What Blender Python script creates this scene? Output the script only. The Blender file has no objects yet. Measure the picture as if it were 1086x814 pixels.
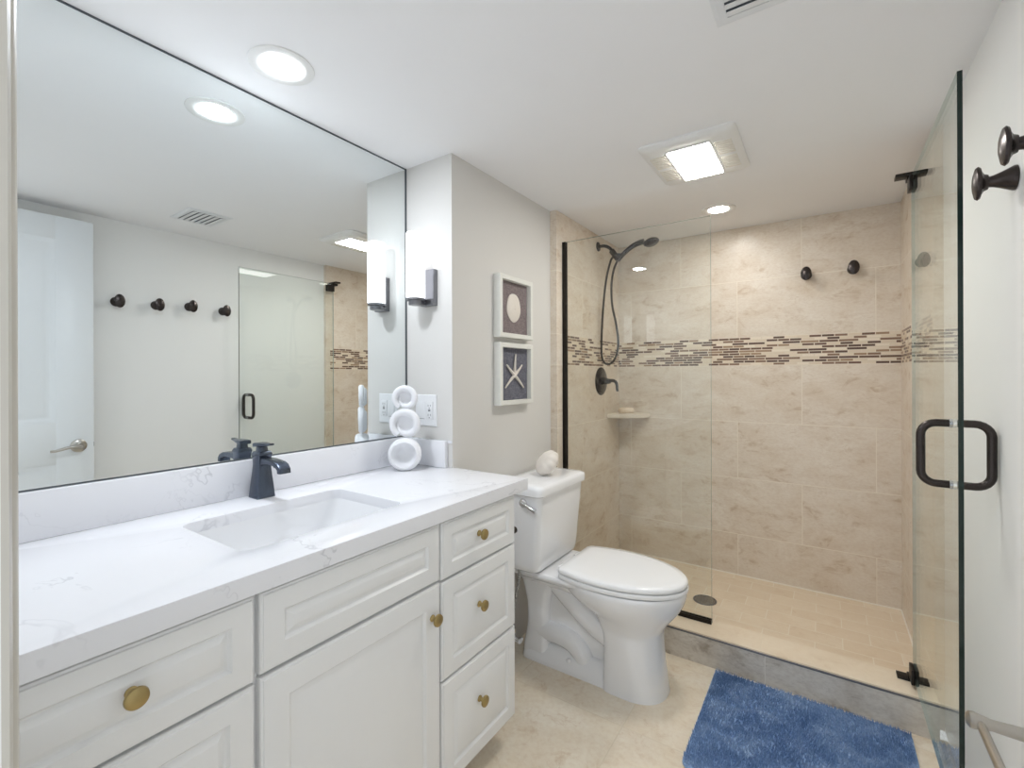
import bpy, bmesh, math, random
from mathutils import Vector, Matrix
PI = math.pi
C = bpy.context.scene.collection
scn = bpy.context.scene

# ------------------------------------------------------------ camera, world, exposure
CAM_H = 1.25
cam_d = bpy.data.cameras.new('camera')
cam = bpy.data.objects.new('camera', cam_d); C.objects.link(cam)
cam_d.sensor_fit = 'HORIZONTAL'; cam_d.sensor_width = 36.0
cam_d.lens = 490.0 / 1086.0 * 36.0
cam_d.shift_y = -9.0 / 1086.0
cam_d.clip_start = 0.01
cam.matrix_world = (Matrix.Translation((0, 0, CAM_H)) @ Matrix.Rotation(math.radians(34.1), 4, 'Z')
                    @ Matrix.Rotation(math.radians(90), 4, 'X') @ Matrix.Rotation(math.radians(-0.2), 4, 'Z'))
scn.camera = cam
w = bpy.data.worlds.new('doorway_fill'); scn.world = w; w.use_nodes = True  # plain world background added as fill through the doorway; no hall is built
w.node_tree.nodes['Background'].inputs[0].default_value = (0.93, 0.96, 1.0, 1)
w.node_tree.nodes['Background'].inputs[1].default_value = 1.2
scn.view_settings.view_transform = 'Standard'; scn.view_settings.look = 'None'
scn.view_settings.gamma = 1.0; scn.view_settings.use_curve_mapping = False
scn.view_settings.exposure = 0.08
L_DOWN, L_SHOWER, L_FAN, L_SCONCE = 320.0, 95.0, 51.0, 2.3
scn.cycles.max_bounces = 14; scn.cycles.glossy_bounces = 8; scn.cycles.transparent_max_bounces = 16
scn.cycles.sample_clamp_indirect = 6.0

# ------------------------------------------------------------ room measures (metres)
XM = -1.461      # mirror face
XW = -1.467      # wall behind it
YP = 1.367       # face of the pier beside the vanity
PX = -1.208      # wall with the pictures
XL = -1.170      # shower left tile face
XS = 0.320       # shower right tile face
XR = 0.345       # right wall
YB = 3.040       # shower back tile face
YF = 0.070       # inner face of the doorway wall
CEIL = 2.122
YG = 2.225       # plane of the shower glass
ZC = 0.889       # counter top
ZS = 0.055       # shower floor
ZK = 0.130       # curb top
KY0, KY1 = 2.110, 2.262

# ------------------------------------------------------------ materials
def s2l(c):
    return tuple(((v / 255) / 12.92 if v / 255 <= 0.04045 else ((v / 255 + 0.055) / 1.055) ** 2.4) for v in c) + (1.0,)

class NT:
    def __init__(s, name):
        s.m = bpy.data.materials.new(name); s.m.use_nodes = True
        s.t = s.m.node_tree; s.t.nodes.clear()
        s.out = s.n('ShaderNodeOutputMaterial')
    def n(s, typ, **kw):
        nd = s.t.nodes.new(typ)
        for k, v in kw.items(): setattr(nd, k, v)
        return nd
    def l(s, a, b): s.t.links.new(a, b)
    def set(s, nd, **kw):
        for k, v in kw.items(): nd.inputs[k.replace('_', ' ')].default_value = v
        return nd
    def math(s, op, a, b=None, c=None):
        nd = s.n('ShaderNodeMath', operation=op)
        for i, v in enumerate((a, b, c)):
            if v is None: continue
            if isinstance(v, (int, float)): nd.inputs[i].default_value = v
            else: s.l(v, nd.inputs[i])
        return nd.outputs[0]
    def mix(s, fac, a, b, blend='MIX'):
        nd = s.n('ShaderNodeMix', data_type='RGBA', blend_type=blend)
        for i, v in ((0, fac), (6, a), (7, b)):
            if isinstance(v, (int, float)): nd.inputs[i].default_value = v
            elif isinstance(v, tuple): nd.inputs[i].default_value = v
            else: s.l(v, nd.inputs[i])
        return nd.outputs[2]
    def ramp(s, fac, stops, interp='LINEAR'):
        nd = s.n('ShaderNodeValToRGB'); cr = nd.color_ramp; cr.interpolation = interp
        while len(cr.elements) < len(stops): cr.elements.new(0.5)
        for e, (p, c) in zip(cr.elements, stops): e.position = p; e.color = c
        s.l(fac, nd.inputs[0]); return nd.outputs[0]
    def noise(s, vec, scale, detail=4, rough=0.55, dist=0.0):
        nd = s.n('ShaderNodeTexNoise'); s.set(nd, Scale=scale, Detail=detail, Roughness=rough, Distortion=dist)
        if vec is not None: s.l(vec, nd.inputs['Vector'])
        return nd.outputs['Fac']
    def bump(s, h, strength, dist=0.002):
        nd = s.n('ShaderNodeBump'); s.set(nd, Strength=strength, Distance=dist); s.l(h, nd.inputs['Height'])
        return nd.outputs[0]
    def coords(s): return s.n('ShaderNodeTexCoord').outputs['Object']
    def bsdf(s, **kw):
        b = s.n('ShaderNodeBsdfPrincipled'); s.set(b, **kw); s.l(b.outputs[0], s.out.inputs[0]); return b

G = lambda v: (v, v, v, 1)

def plain(name, rgb, rough=0.5, metal=0.0, var=0.03, scale=30, coat=0.0, bump=0.0):
    t = NT(name); b = t.bsdf(Roughness=rough, Metallic=metal, Coat_Weight=coat)
    c = s2l(rgb); co = t.coords(); f = t.noise(co, scale)
    lo = tuple(max(0, v * (1 - var)) for v in c[:3]) + (1,); hi = tuple(min(1, v * (1 + var)) for v in c[:3]) + (1,)
    t.l(t.mix(f, lo, hi), b.inputs['Base Color'])
    if bump: t.l(t.bump(t.noise(co, scale * 8), bump), b.inputs['Normal'])
    return t.m

def emit(name, rgb, strength):
    t = NT(name); e = t.n('ShaderNodeEmission'); e.inputs[0].default_value = s2l(rgb); e.inputs[1].default_value = strength
    t.l(e.outputs[0], t.out.inputs[0]); return t.m

def stone_colour(t, co, base, dark, light, amt=1.0):
    st = t.n('ShaderNodeMapping'); st.inputs['Scale'].default_value = (1, 1, 1.9); t.l(co, st.inputs[0]); co = st.outputs[0]
    n1 = t.noise(co, 3.0, 6, 0.6, 0.8); n2 = t.noise(co, 9, 9, 0.68, 1.4); n3 = t.noise(co, 60, 4, 0.6); n4 = t.noise(co, 5.5, 5, 0.6, 0.6)
    c = t.mix(t.ramp(n1, [(0.35, G(0)), (0.7, G(1))]), s2l(base), s2l(light))
    mask = t.ramp(n4, [(0.44, G(0)), (0.64, G(1))])
    warm = tuple((a * .45 + b * .55) for a, b in zip(base, dark))
    c = t.mix(t.math('MULTIPLY', mask, 0.30 * amt), c, s2l(warm))
    blot = t.math('MULTIPLY', t.ramp(n2, [(0.52, G(0)), (0.63, G(1))]), mask)
    c = t.mix(t.math('MULTIPLY', blot, 0.55 * amt), c, s2l(dark))
    vein = t.ramp(t.math('ABSOLUTE', t.math('SUBTRACT', t.noise(co, 6.5, 6, 0.6, 0.7), 0.5)), [(0.0, G(1)), (0.012, G(0))])
    c = t.mix(t.math('MULTIPLY', t.math('MULTIPLY', vein, t.ramp(n1, [(0.5, G(0)), (0.62, G(1))])), 0.35 * amt), c, s2l(dark))
    c = t.mix(t.math('MULTIPLY', t.ramp(n3, [(0.42, G(0)), (0.7, G(1))]), 0.20 * amt), c, s2l(dark))
    return c, n2

def travertine(name, axis):
    """wall tile, 0.652 x 0.335 running bond, with the mosaic strip at z 1.305-1.47"""
    t = NT(name); b = t.bsdf(Roughness=0.28)
    co = t.coords(); sep = t.n('ShaderNodeSeparateXYZ'); t.l(co, sep.inputs[0])
    h = sep.outputs[0] if axis == 'x' else sep.outputs[1]
    z = sep.outputs[2]
    above = t.math('GREATER_THAN', z, 1.3875)
    z2 = t.math('SUBTRACT', z, t.math('MULTIPLY', above, 0.165))
    off = -0.106 if axis == 'x' else 2.14
    cmb = t.n('ShaderNodeCombineXYZ')
    t.l(t.math('SUBTRACT', h, off - 0.652 * 8), cmb.inputs[0]); t.l(t.math('ADD', t.math('SUBTRACT', z2, 0.97), 0.335 * 7), cmb.inputs[1])
    br = t.n('ShaderNodeTexBrick', offset=0.5, offset_frequency=2, squash=1.0)
    t.set(br, Scale=1.0, Mortar_Size=0.0022, Mortar_Smooth=0.2, Bias=0.0, Brick_Width=0.652, Row_Height=0.335)
    br.inputs['Color1'].default_value = G(0); br.inputs['Color2'].default_value = G(1)
    t.l(cmb.outputs[0], br.inputs['Vector'])
    rnd = t.n('ShaderNodeSeparateColor'); t.l(br.outputs['Color'], rnd.inputs[0]); r = rnd.outputs[0]
    # every tile has its own piece of stone
    sh = t.n('ShaderNodeVectorMath', operation='MULTIPLY_ADD')
    cr = t.n('ShaderNodeCombineXYZ')
    for i in range(3): t.l(r, cr.inputs[i])
    t.l(cr.outputs[0], sh.inputs[0]); sh.inputs[1].default_value = (7.3, 5.1, 9.7); t.l(co, sh.inputs[2])
    c, n2 = stone_colour(t, sh.outputs[0], (226, 214, 198), (182, 154, 120), (236, 228, 216))
    c = t.mix(t.math('MULTIPLY', r, 0.10), c, s2l((202, 182, 158)))
    c = t.mix(t.math('MULTIPLY', br.outputs['Fac'], 0.75), c, s2l((240, 231, 216)))
    # mosaic
    cm = t.n('ShaderNodeCombineXYZ'); t.l(t.math('ADD', h, 20.0), cm.inputs[0]); t.l(t.math('SUBTRACT', z, 1.305 - 0.0150 * 40), cm.inputs[1])
    bm_ = t.n('ShaderNodeTexBrick', offset=0.41, offset_frequency=2, squash=1.5, squash_frequency=3)
    t.set(bm_, Scale=1.0, Mortar_Size=0.0021, Mortar_Smooth=0.1, Bias=0.0, Brick_Width=0.058, Row_Height=0.0150)
    bm_.inputs['Color1'].default_value = G(0); bm_.inputs['Color2'].default_value = G(1)
    t.l(cm.outputs[0], bm_.inputs['Vector'])
    s2 = t.n('ShaderNodeSeparateColor'); t.l(bm_.outputs['Color'], s2.inputs[0])
    mc = t.ramp(s2.outputs[0], [(0.0, s2l((222, 207, 186))), (0.16, s2l((108, 80, 64))), (0.34, s2l((236, 224, 207))), (0.48, s2l((160, 132, 106))),
                               (0.60, s2l((92, 68, 56))), (0.76, s2l((228, 214, 194))), (0.88, s2l((136, 108, 88)))], 'CONSTANT')
    mc = t.mix(bm_.outputs['Fac'], mc, s2l((226, 213, 194)))
    inm = t.math('MULTIPLY', t.math('GREATER_THAN', z, 1.305), t.math('LESS_THAN', z, 1.47))
    if axis == 'y': inm = t.math('MULTIPLY', inm, t.math('GREATER_THAN', h, 2.222))
    t.l(t.mix(inm, c, mc), b.inputs['Base Color'])
    gr = t.mix(inm, br.outputs['Fac'], bm_.outputs['Fac'])
    t.l(t.bump(t.math('SUBTRACT', 1.0, gr), 0.35, 0.002), b.inputs['Normal'])
    t.l(t.math('ADD', 0.2, t.math('MULTIPLY', n2, 0.25)), b.inputs['Roughness'])
    return t.m

def stone_floor(name, bw, bh, base, dark, light, grout, offset, origin=(0, 0), rough=0.3, amt=1.0, mortar=0.002, var=0.12, gmix=0.7, plane='xy'):
    t = NT(name); b = t.bsdf(Roughness=rough); co = t.coords()
    sep = t.n('ShaderNodeSeparateXYZ'); t.l(co, sep.inputs[0])
    cmb = t.n('ShaderNodeCombineXYZ')
    t.l(t.math('SUBTRACT', sep.outputs[0], origin[0] - bw * 20), cmb.inputs[0])
    t.l(t.math('SUBTRACT', sep.outputs[1 if plane == 'xy' else 2], origin[1] - bh * 20), cmb.inputs[1])
    br = t.n('ShaderNodeTexBrick', offset=offset, offset_frequency=2)
    t.set(br, Scale=1.0, Mortar_Size=mortar, Mortar_Smooth=0.3, Bias=0.0, Brick_Width=bw, Row_Height=bh)
    br.inputs['Color1'].default_value = G(0); br.inputs['Color2'].default_value = G(1); t.l(cmb.outputs[0], br.inputs['Vector'])
    sc = t.n('ShaderNodeSeparateColor'); t.l(br.outputs['Color'], sc.inputs[0]); r = sc.outputs[0]
    sh = t.n('ShaderNodeVectorMath', operation='MULTIPLY_ADD'); cr = t.n('ShaderNodeCombineXYZ')
    for i in range(3): t.l(r, cr.inputs[i])
    t.l(cr.outputs[0], sh.inputs[0]); sh.inputs[1].default_value = (6.1, 8.3, 4.7); t.l(co, sh.inputs[2])
    c, n2 = stone_colour(t, sh.outputs[0], base, dark, light, amt)
    c = t.mix(t.math('MULTIPLY', r, var), c, s2l(dark))
    c = t.mix(t.math('MULTIPLY', br.outputs['Fac'], gmix), c, s2l(grout))
    t.l(c, b.inputs['Base Color'])
    t.l(t.bump(t.math('SUBTRACT', 1.0, br.outputs['Fac']), 0.3, 0.002), b.inputs['Normal'])
    return t.m

def quartz(name):
    t = NT(name); b = t.bsdf(Roughness=0.16); co = t.coords()
    def vein(scale, width, mask_scale, lo):
        n = t.noise(co, scale, 5, 0.62, 0.5)
        d = t.math('ABSOLUTE', t.math('SUBTRACT', n, 0.5))
        v = t.ramp(d, [(0.0, G(1)), (width, G(0))])
        return t.math('MULTIPLY', v, t.ramp(t.noise(co, mask_scale, 2), [(lo, G(0)), (lo + 0.1, G(1))]))
    v1 = vein(2.3, 0.008, 2.1, 0.50); v2 = vein(4.6, 0.006, 2.9, 0.56)
    c = t.mix(t.math('MULTIPLY', v1, 0.30), s2l((238, 239, 243)), s2l((128, 130, 140)))
    c = t.mix(t.math('MULTIPLY', v2, 0.16), c, s2l((150, 152, 160)))
    t.l(c, b.inputs['Base Color']); return t.m

def glass(name, tint):
    t = NT(name)
    geo = t.n('ShaderNodeNewGeometry')
    ior = t.n('ShaderNodeMix', data_type='FLOAT'); t.l(geo.outputs['Backfacing'], ior.inputs[0])
    ior.inputs[2].default_value = 1.5; ior.inputs[3].default_value = 1 / 1.5
    fr = t.n('ShaderNodeFresnel'); t.l(ior.outputs[0], fr.inputs[0])
    tr = t.n('ShaderNodeBsdfTransparent'); tr.inputs[0].default_value = tint
    gl = t.n('ShaderNodeBsdfGlossy'); gl.inputs['Roughness'].default_value = 0.0; gl.inputs[0].default_value = (0.97, 1, 0.985, 1)
    mx = t.n('ShaderNodeMixShader'); t.l(fr.outputs[0], mx.inputs[0]); t.l(tr.outputs[0], mx.inputs[1]); t.l(gl.outputs[0], mx.inputs[2])
    t.l(mx.outputs[0], t.out.inputs[0]); return t.m

def mirror_mat():
    t = NT('mirror_silver'); g = t.n('ShaderNodeBsdfGlossy'); g.inputs['Roughness'].default_value = 0.0
    g.inputs[0].default_value = (0.87, 0.905, 0.905, 1); t.l(g.outputs[0], t.out.inputs[0]); return t.m

def linen(name, a, b_):
    t = NT(name); b = t.bsdf(Roughness=0.9); co = t.coords()
    mp = t.n('ShaderNodeMapping'); mp.inputs['Scale'].default_value = (1, 1, 9); t.l(co, mp.inputs[0])
    mq = t.n('ShaderNodeMapping'); mq.inputs['Scale'].default_value = (1, 9, 1); t.l(co, mq.inputs[0])
    f = t.math('MULTIPLY', t.math('ADD', t.noise(mp.outputs[0], 55, 3), t.noise(mq.outputs[0], 55, 3)), 0.5)
    t.l(t.ramp(f, [(0.38, s2l(a)), (0.62, s2l(b_))]), b.inputs['Base Color'])
    t.l(t.bump(f, 0.5), b.inputs['Normal']); return t.m

def rug_mat():
    t = NT('blue_pile'); b = t.bsdf(Roughness=0.95); co = t.coords()
    f = t.noise(co, 9, 5, 0.6, 0.5); g = t.noise(co, 120, 2)
    c = t.ramp(t.math('ADD', t.math('MULTIPLY', f, 0.7), t.math('MULTIPLY', g, 0.3)),
               [(0.36, s2l((106, 138, 184))), (0.5, s2l((136, 166, 206))), (0.66, s2l((182, 204, 230)))])
    t.l(c, b.inputs['Base Color']); return t.m

def braided():
    t = NT('braided_steel'); b = t.bsdf(Roughness=0.35, Metallic=0.8); co = t.coords()
    f = t.noise(co, 260, 2); t.l(t.ramp(f, [(0.4, s2l((105, 106, 106))), (0.6, s2l((205, 206, 206)))]), b.inputs['Base Color']); return t.m

M = dict(
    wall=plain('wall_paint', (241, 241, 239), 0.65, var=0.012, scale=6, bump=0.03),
    pier=plain('wall_paint_dimmed', (217, 215, 211), 0.65, var=0.012, scale=6, bump=0.03),  # wall paint toned down, the weaker light on the picture wall in its colour
    ceil=plain('ceiling_paint', (244, 244, 245), 0.8, var=0.01, scale=6, bump=0.03),
    trim=plain('trim_paint', (204, 200, 190), 0.3, var=0.01),
    door=plain('door_paint', (232, 236, 239), 0.35, var=0.01),
    cabinet=plain('cabinet_paint', (237, 238, 238), 0.32, var=0.01),
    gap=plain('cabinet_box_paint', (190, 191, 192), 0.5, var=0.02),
    quartz=quartz('white_quartz'),
    porcelain=plain('white_porcelain', (242, 243, 245), 0.08, var=0.005, coat=0.3),
    seat=plain('white_seat_plastic', (246, 247, 248), 0.07, var=0.005),
    bronze=plain('oil_rubbed_bronze', (66, 60, 58), 0.26, 0.75, var=0.2, scale=60),
    faucet=plain('dark_bronze', (88, 96, 110), 0.27, 0.85, var=0.15, scale=70),
    black=plain('black_metal', (38, 34, 31), 0.4, 0.6, var=0.1),
    nickel=plain('brushed_nickel', (190, 186, 180), 0.28, 1.0, var=0.05, scale=80),
    pewter=plain('brushed_pewter', (130, 130, 134), 0.32, 0.9, var=0.06, scale=80),
    chrome=plain('chrome', (222, 222, 224), 0.08, 1.0, var=0.02),
    brass=plain('brushed_brass', (172, 152, 104), 0.38, 0.9, var=0.08, scale=80),
    tile_x=travertine('travertine_back', 'x'), tile_y=travertine('travertine_side', 'y'),
    floor=stone_floor('travertine_floor', 0.46, 0.46, (241, 229, 208), (196, 166, 128), (247, 240, 226), (222, 208, 184), 0.0, (-0.60, 1.58), 0.3, 0.9),
    pan=stone_floor('shower_floor_tile', 0.205, 0.103, (236, 219, 194), (206, 176, 140), (243, 229, 207), (247, 238, 221), 0.5, (-0.45, 2.26), 0.35, 0.5, 0.0022),
    curbtop=stone_floor('curb_top_stone', 0.652, 0.4, (238, 222, 198), (200, 170, 134), (244, 231, 210), (235, 222, 200), 0.0, (-0.45, 2.0), 0.3, 0.4),
    curb=stone_floor('curb_front_stone', 0.652, 0.4, (222, 216, 206), (150, 134, 114), (232, 227, 218), (238, 233, 224), 0.0, (-0.43, -0.1), 0.3, 1.2, plane='xz'),
    glass=glass('shower_glass', (0.982, 0.994, 0.987, 1)),
    gedge=plain('green_glass_edge', (22, 40, 36), 0.12, var=0.1),
    gedge_pale=plain('pale_glass_edge', (150, 164, 158), 0.2, var=0.05),
    mirror=mirror_mat(),
    medge=plain('mirror_edge', (92, 98, 102), 0.3, 0.5, var=0.05),
    plate=plain('white_plastic', (238, 239, 240), 0.3, var=0.005),
    slot=plain('outlet_slot', (120, 122, 124), 0.5, var=0.02),
    plaster=plain('matte_white_ceramic', (238, 239, 242), 0.55, var=0.01),
    frame=plain('whitewashed_wood', (226, 226, 220), 0.6, var=0.06, scale=40),
    linen_a=linen('taupe_linen', (104, 93, 94), (146, 134, 134)), linen_b=linen('slate_linen', (74, 76, 88), (126, 126, 136)),
    shell=plain('bleached_shell', (226, 219, 210), 0.7, var=0.05, scale=50),
    rug=rug_mat(), braid=braided(),
    fanw=plain('fan_plastic', (236, 236, 234), 0.4, var=0.01), fangrill=plain('fan_grille', (228, 223, 212), 0.6, var=0.03),
    ventw=plain('vent_enamel', (232, 234, 236), 0.4, var=0.01), ventd=plain('vent_dark', (120, 124, 130), 0.7, var=0.05),
    caulk=plain('pale_caulk', (246, 240, 228), 0.5, var=0.01),
    shelf=plain('stone_shelf', (226, 214, 196), 0.3, var=0.05, scale=20),
    soap=plain('cream_soap', (222, 204, 180), 0.45, var=0.05), 
    e_down=emit('downlight_lens', (240, 246, 255), L_DOWN), e_show=emit('shower_downlight_lens', (255, 251, 245), L_SHOWER),
    e_fan=emit('fan_lens', (255, 252, 247), L_FAN), e_sconce=emit('sconce_shade', (246, 249, 255), L_SCONCE),
)

# ------------------------------------------------------------ mesh helpers
class MB:
    def __init__(s): s.bm = bmesh.new(); s.mi = 0; s.X = Matrix.Identity(4)
    def _take(s, t):
        for f in t.faces: f.material_index = s.mi
        t.transform(s.X)
        me = bpy.data.meshes.new('tmp'); t.to_mesh(me); t.free(); s.bm.from_mesh(me); bpy.data.meshes.remove(me); return s
    def box(s, x0, x1, y0, y1, z0, z1, bev=0.0, seg=2):
        t = bmesh.new(); bmesh.ops.create_cube(t, size=1.0)
        for v in t.verts: v.co = Vector((x0 + (v.co.x + .5) * (x1 - x0), y0 + (v.co.y + .5) * (y1 - y0), z0 + (v.co.z + .5) * (z1 - z0)))
        if bev: bmesh.ops.bevel(t, geom=list(t.edges), offset=bev, segments=seg, profile=0.5, affect='EDGES')
        return s._take(t)
    def loft(s, secs, cap=True):
        """secs: list of closed loops (same count) of 3-D points"""
        t = bmesh.new(); R = [[t.verts.new(p) for p in sec] for sec in secs]; n = len(R[0])
        for a, b in zip(R, R[1:]):
            for i in range(n): t.faces.new((a[i], a[(i + 1) % n], b[(i + 1) % n], b[i]))
        if cap:
            t.faces.new(R[0][::-1]); t.faces.new(R[-1])
        bmesh.ops.recalc_face_normals(t, faces=t.faces)
        return s._take(t)
    def prism(s, pts, z0, z1, bev=0.0):
        t = bmesh.new(); vs = [t.verts.new((x, y, z0)) for x, y in pts]; f = t.faces.new(vs)
        r = bmesh.ops.extrude_face_region(t, geom=[f])
        for v in [g for g in r['geom'] if isinstance(g, bmesh.types.BMVert)]: v.co.z = z1
        bmesh.ops.recalc_face_normals(t, faces=t.faces)
        if bev:
            ed = [e for e in t.edges if abs(e.verts[0].co.z - e.verts[1].co.z) < 1e-6]
            bmesh.ops.bevel(t, geom=ed, offset=bev, segments=2, profile=0.5, affect='EDGES')
        return s._take(t)
    def lathe(s, prof, n=32, axis='z', at=(0, 0, 0)):
        """prof: (r, h) pairs, swept around the axis"""
        t = bmesh.new(); rings = []
        for r, h in prof:
            if r < 1e-6: rings.append([t.verts.new((0, 0, h))])
            else: rings.append([t.verts.new((r * math.cos(2 * PI * i / n), r * math.sin(2 * PI * i / n), h)) for i in range(n)])
        for a, b in zip(rings, rings[1:]):
            for i in range(n):
                j = (i + 1) % n
                if len(a) == 1 and len(b) == 1: continue
                if len(a) == 1: t.faces.new((a[0], b[i], b[j]))
                elif len(b) == 1: t.faces.new((a[i], a[j], b[0]))
                else: t.faces.new((a[i], a[j], b[j], b[i]))
        bmesh.ops.recalc_face_normals(t, faces=t.faces)
        rot = {'z': Matrix.Identity(4), 'x': Matrix.Rotation(PI / 2, 4, 'Y'), '-x': Matrix.Rotation(-PI / 2, 4, 'Y'),
               'y': Matrix.Rotation(-PI / 2, 4, 'X'), '-y': Matrix.Rotation(PI / 2, 4, 'X')}[axis]
        t.transform(Matrix.Translation(at) @ rot)
        return s._take(t)
    def tube(s, path, r, n=12, smooth=0, cap=True, closed=False):
        P = [Vector(p) for p in path]
        if smooth: P = spline(P, smooth, closed)
        rr = r if callable(r) else (lambda u: r)
        T = []
        m = len(P)
        for i in range(m):
            a = P[(i - 1) % m] if closed or i > 0 else P[i]; b = P[(i + 1) % m] if closed or i < m - 1 else P[i]
            T.append((b - a).normalized())
        up = Vector((0, 0, 1)) if abs(T[0].z) < 0.9 else Vector((1, 0, 0))
        N = (up - T[0] * up.dot(T[0])).normalized(); secs = []
        for i, p in enumerate(P):
            N = (N - T[i] * N.dot(T[i])).normalized(); B = T[i].cross(N); q = rr(i / max(1, m - 1))
            secs.append([p + (N * math.cos(2 * PI * k / n) + B * math.sin(2 * PI * k / n)) * q for k in range(n)])
        if closed: secs.append(secs[0]); cap = False
        return s.loft(secs, cap)
    def nest(s, y0, y1, z0, z1, steps, x):
        """panel facing +x: steps = (inset, depth) nested rectangles from the back edge to the field"""
        secs = []
        for ins, d in steps:
            a, b, c, e = y0 + ins, y1 - ins, z0 + ins, z1 - ins
            secs.append([(x + d, a, c), (x + d, b, c), (x + d, b, e), (x + d, a, e)])
        return s.loft(secs)
    def build(s, name, mats, parent=None, smooth=True, loc=None, angle=38):
        me = bpy.data.meshes.new(name)
        bmesh.ops.remove_doubles(s.bm, verts=s.bm.verts, dist=1e-6)
        s.bm.to_mesh(me); s.bm.free()
        for m in (mats if isinstance(mats, (list, tuple)) else [mats]): me.materials.append(m)
        if smooth:
            for p in me.polygons: p.use_smooth = True
            me.set_sharp_from_angle(angle=math.radians(angle))
        o = bpy.data.objects.new(name, me); C.objects.link(o)
        if parent: o.parent = parent
        if loc: o.location = loc
        return o

def spline(P, k, closed=False):
    out = []; n = len(P); last = n if closed else n - 1
    for i in range(last):
        p0 = P[(i - 1) % n] if closed or i > 0 else P[i]; p1 = P[i]; p2 = P[(i + 1) % n]
        p3 = P[(i + 2) % n] if closed or i + 2 < n else P[(i + 1) % n]
        for j in range(k):
            t = j / k
            out.append(0.5 * ((2 * p1) + (p2 - p0) * t + (2 * p0 - 5 * p1 + 4 * p2 - p3) * t * t + (3 * p1 - p0 - 3 * p2 + p3) * t ** 3))
    if not closed: out.append(P[-1])
    return out

def rrect(x0, x1, y0, y1, r, k=5):
    pts = []
    for cx, cy, a0 in ((x1 - r, y1 - r, 0), (x0 + r, y1 - r, 90), (x0 + r, y0 + r, 180), (x1 - r, y0 + r, 270)):
        for i in range(k + 1):
            a = math.radians(a0 + 90 * i / k); pts.append((cx + r * math.cos(a), cy + r * math.sin(a)))
    return pts

def thing(name, label, cat, loc=(0, 0, 0), rotz=0.0, group=None):
    o = bpy.data.objects.new(name, None); C.objects.link(o); o.empty_display_size = 0.05
    o.location = loc; o.rotation_euler = (0, 0, rotz); return tag(o, label, cat, group)
def tag(o, label, cat, group=None):
    o['label'] = label; o['category'] = cat
    if group: o['group'] = group
    return o
def struct(name, mb, mat, smooth=False):
    o = mb.build(name, mat, None, smooth); o['kind'] = 'structure'; return o
def dup(root, loc, rotz=None, label=None):
    r = root.copy(); C.objects.link(r); r.location = loc
    if rotz is not None: r.rotation_euler = (0, 0, rotz)
    if label: r['label'] = label
    for ch in list(root.children):
        c = ch.copy(); C.objects.link(c); c.parent = r
        for g in ch.children:
            d = g.copy(); C.objects.link(d); d.parent = c
    return r

# ============================================================ THE SETTING
struct('floor', MB().box(-1.60, 0.46, -0.35, KY0 + 0.02, -0.06, 0.0), M['floor'])
struct('ceiling', MB().box(-1.60, 0.46, -0.05, 3.18, CEIL, CEIL + 0.06), M['ceil'])
struct('wall_left', MB().box(XW - 0.10, XW, -0.05, YP + 0.02, 0, CEIL), M['wall'])
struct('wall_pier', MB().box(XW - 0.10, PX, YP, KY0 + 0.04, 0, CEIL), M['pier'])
struct('wall_right', MB().box(XR, XR + 0.10, -0.05, 3.18, 0, CEIL), M['wall'])
wf = MB(); wf.box(XW, -0.50, -0.05, YF, 0, CEIL); wf.box(-0.50, 0.30, -0.05, YF, 2.065, CEIL); wf.box(0.30, XR, -0.05, YF, 0, CEIL)
struct('wall_front', wf, M['wall'])
struct('wall_shower_left', MB().box(XW - 0.10, XL, KY0 + 0.04, YB + 0.14, 0, CEIL), M['tile_y'])
struct('wall_shower_right', MB().box(XS, XR, KY0 + 0.075, YB + 0.02, 0, CEIL), M['tile_y'])
struct('wall_back', MB().box(XL, XR, YB, YB + 0.14, 0, CEIL), M['tile_x'])
# door casing at the left edge, moulded profile
cas = MB(); cas.prism([(-0.500, 0.070), (-0.500, 0.0742), (-0.505, 0.0762), (-0.513, 0.0752), (-0.516, 0.0775), (-0.526, 0.0795), (-0.534, 0.0785),
                       (-0.537, 0.0812), (-0.548, 0.0832), (-0.556, 0.0828), (-0.560, 0.0872), (-0.566, 0.0895), (-0.576, 0.0895), (-0.580, 0.0870), (-0.580, 0.070)], 0.0, 2.09)
struct('trim_1', cas, M['trim'], True)

# shower floor and curb
struct('floor_shower', MB().box(XL, XS, KY1 - 0.001, YB, 0.0, ZS), M['pan'])
ca = MB(); ca.box(XL, XS, YB - .005, YB + .001, ZS - .001, ZS + .005); ca.box(XS - .005, XS + .001, KY1, YB, ZS - .001, ZS + .005); ca.box(XL - .001, XL + .005, KY1, YB, ZS - .001, ZS + .005)
struct('trim_2', ca, M['caulk'])
curb = thing('shower_curb', 'low tiled curb across the shower opening behind the blue rug', 'curb', ((XL + XS) / 2, KY0, 0))
curb['kind'] = 'structure'
cx = (XL + XS) / 2
def off(mb, x, y, z=0): mb.X = Matrix.Translation((-x, -y, -z)); return mb
k = off(MB(), cx, KY0); k.box(XL, XS, KY0, KY1, 0, ZK - 0.012); ko = k.build('curb_front', M['curb'], curb, False)
k = off(MB(), cx, KY0); k.box(XL, XS, KY0 + 0.004, KY1, ZK - 0.012, ZK, 0.002); k.build('curb_cap', M['curbtop'], curb, False)
k = off(MB(), cx, KY0); k.box(XL, XS, KY0 - 0.0015, KY0 + 0.006, ZK - 0.0125, ZK - 0.0065, 0.001); k.build('edge_strip', M['pewter'], curb, False)

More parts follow.
